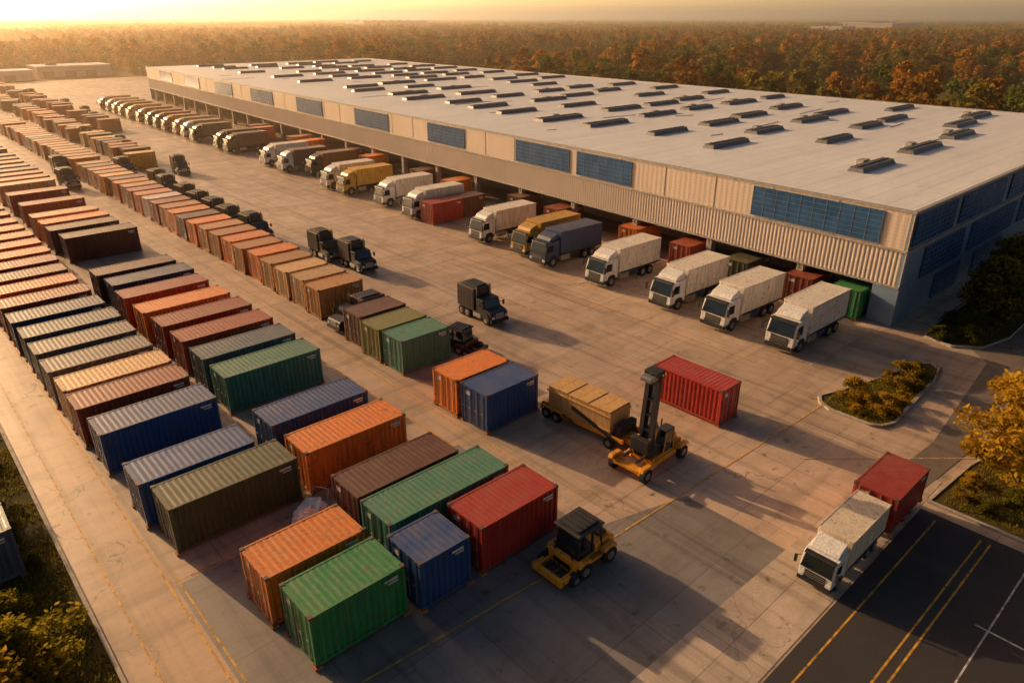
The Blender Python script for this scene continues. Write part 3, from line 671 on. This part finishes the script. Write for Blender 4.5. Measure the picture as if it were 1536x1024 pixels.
# forest
def ftree(seed,h,r,n,size,mat):
    rg=random.Random(seed);b=MB();b.tube((0,0,0),(0,0,h*.6),.18,.08,1,5);b.A+=[.5]*len(b.F)
    for i in range(n):
        z=rg.uniform(.22,1);env=math.sin(max(.15,min(1,(z-.1)/.95))*math.pi)**.55
        a=rg.uniform(0,6.283);rr=r*env*rg.uniform(.1,.9)
        leafcards(b,rg,(math.cos(a)*rr,math.sin(a)*rr,h*z*.9),r*.34,22,size)
    return b.mesh('forest_tree',[mat,M_bark])
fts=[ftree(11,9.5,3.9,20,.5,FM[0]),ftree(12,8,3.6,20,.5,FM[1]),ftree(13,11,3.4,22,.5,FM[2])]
pts=[[],[],[]]
rg=random.Random(21)
def clear(x,y,t=0):
    n=noise.noise(Vector((x/170,y/90,3)))
    return n>.24+t
def okf(x,y):
    if x<-20 or y<-10: return False
    if x<158 and y<350: return False
    if x<100 and y<388 and y>340 and x>40: return False
    if 195<x<285 and 20<y<150: return False
    return True
cnt=0
for _ in range(60000):
    rr=math.sqrt(rg.uniform(120**2,850**2));a=math.radians(rg.uniform(-3,88));x=rr*math.sin(a);y=rr*math.cos(a)
    if okf(x,y) and not clear(x,y,.0):
        k=rg.choice([0,0,1,1,2]) if noise.noise(Vector((x/40,y/40,9)))<.1 else rg.choice([1,2,2])
        pts[k].append((x,y,rg.choice([.6,.8,.9,1.0,1.1,1.35]),rg.uniform(0,6.28)));cnt+=1
        if cnt>12000: break
for k in range(3):
    b=MB()
    for x,y,s,a in pts[k]:
        c=[(x+s*.7071*math.cos(a+i*math.pi/2),y+s*.7071*math.sin(a+i*math.pi/2),0) for i in range(4)]
        b.add(c,[(0,1,2,3)],0)
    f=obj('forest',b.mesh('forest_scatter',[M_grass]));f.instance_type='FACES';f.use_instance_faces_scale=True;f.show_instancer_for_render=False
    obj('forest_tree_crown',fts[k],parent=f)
def patch(seed):
    rg=random.Random(seed);b=MB()
    for _ in range(62):
        x=rg.uniform(-45,45);y=rg.uniform(-45,45);h=rg.uniform(7,14);r=rg.uniform(3,5);t=rg.choice([0,0,1,1,2])
        for i in range(5):
            leafcards(b,rg,(x+rg.gauss(0,r*.4),y+rg.gauss(0,r*.4),h*rg.uniform(.45,.85)),r*.6,8,1.2,t)
    return b.mesh('woodland_patch',FM)
for k in range(2):
    b=MB()
    for gx in range(0,70):
        for gy in range(0,70):
            if (gx+gy)%2!=k: continue
            x=gx*75+rg.uniform(-15,15);y=gy*75+rg.uniform(-15,15);d=math.hypot(x,y)
            if 800<d<5000 and not clear(x*.5,y*.5,.0):
                s=1.0*rg.uniform(.85,1.25);a=rg.uniform(0,6.28)
                c=[(x+s*.7071*math.cos(a+i*math.pi/2),y+s*.7071*math.sin(a+i*math.pi/2),0) for i in range(4)]
                b.add(c,[(0,1,2,3)],0)
    f=obj('distant_woodland',b.mesh('woodland_scatter',[M_grass]));f.instance_type='FACES';f.use_instance_faces_scale=True;f.show_instancer_for_render=False
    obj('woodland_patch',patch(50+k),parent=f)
# ------------------------------------------------------------------ haze (distant air layer)
b=MB();pl=[(-150,240),(240,-150),(3600,-150),(3600,3600),(-150,3600)]
n=len(pl);b.add([(x,y,-.5) for x,y in pl]+[(x,y,50) for x,y in pl],[tuple(range(n))[::-1],tuple(range(n,2*n))]+[(i,(i+1)%n,n+(i+1)%n,n+i) for i in range(n)],0)
m=bpy.data.materials.new('haze_air');m.use_nodes=True;nt=m.node_tree;nt.nodes.clear()
o=nt.nodes.new('ShaderNodeOutputMaterial');vs=nt.nodes.new('ShaderNodeVolumeScatter');vs.inputs['Color'].default_value=(1,.78,.56,1);vs.inputs['Density'].default_value=.0006;vs.inputs['Anisotropy'].default_value=.66
nt.links.new(vs.outputs[0],o.inputs['Volume'])
obj('atmospheric_haze',b.mesh('atmospheric_haze',[m]))
# ------------------------------------------------------------------ light
EL=16.5;AZ=-10
el=math.radians(EL);az=math.radians(AZ)
d=Vector((math.sin(az)*math.cos(el),math.cos(az)*math.cos(el),math.sin(el)))
s=bpy.data.lights.new('sun','SUN');s.energy=5;s.angle=math.radians(.5);s.color=(1,.65,.34)
so=bpy.data.objects.new('sun',s);COL.objects.link(so);so.rotation_euler=d.to_track_quat('Z','Y').to_euler()
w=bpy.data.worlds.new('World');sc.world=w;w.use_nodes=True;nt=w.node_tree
bg=nt.nodes['Background'];sk=nt.nodes.new('ShaderNodeTexSky');sk.sky_type='NISHITA';sk.sun_disc=False;sk.sun_elevation=el;sk.sun_rotation=az
sk.air_density=1.2;sk.dust_density=4;sk.ozone_density=1
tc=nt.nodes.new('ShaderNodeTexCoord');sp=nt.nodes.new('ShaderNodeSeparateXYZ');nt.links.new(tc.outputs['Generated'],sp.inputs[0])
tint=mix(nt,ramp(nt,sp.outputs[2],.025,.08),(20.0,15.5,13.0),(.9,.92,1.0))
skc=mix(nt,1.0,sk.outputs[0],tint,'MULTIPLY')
# circumsolar glow of the hazy evening sky, added to boost the sun's warm light
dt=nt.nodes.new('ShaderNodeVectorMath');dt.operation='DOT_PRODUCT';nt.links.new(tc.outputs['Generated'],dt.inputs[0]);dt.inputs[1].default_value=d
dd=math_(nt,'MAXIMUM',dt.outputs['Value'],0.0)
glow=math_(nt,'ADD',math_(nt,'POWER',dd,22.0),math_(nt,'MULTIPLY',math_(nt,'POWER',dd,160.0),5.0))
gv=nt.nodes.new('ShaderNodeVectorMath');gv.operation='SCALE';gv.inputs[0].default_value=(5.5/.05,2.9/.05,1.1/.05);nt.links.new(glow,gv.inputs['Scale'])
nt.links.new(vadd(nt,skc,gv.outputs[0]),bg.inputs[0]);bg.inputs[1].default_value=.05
# ------------------------------------------------------------------ camera
cd=bpy.data.cameras.new('camera');cd.sensor_width=36;cd.lens=36*1065/1536;cd.clip_end=30000
co=bpy.data.objects.new('camera',cd);COL.objects.link(co);co.location=(0,0,22.5)
co.rotation_euler=(math.radians(90)-math.atan(484/1065),0,math.radians(-42.4));sc.camera=co
sc.view_settings.view_transform='Standard'
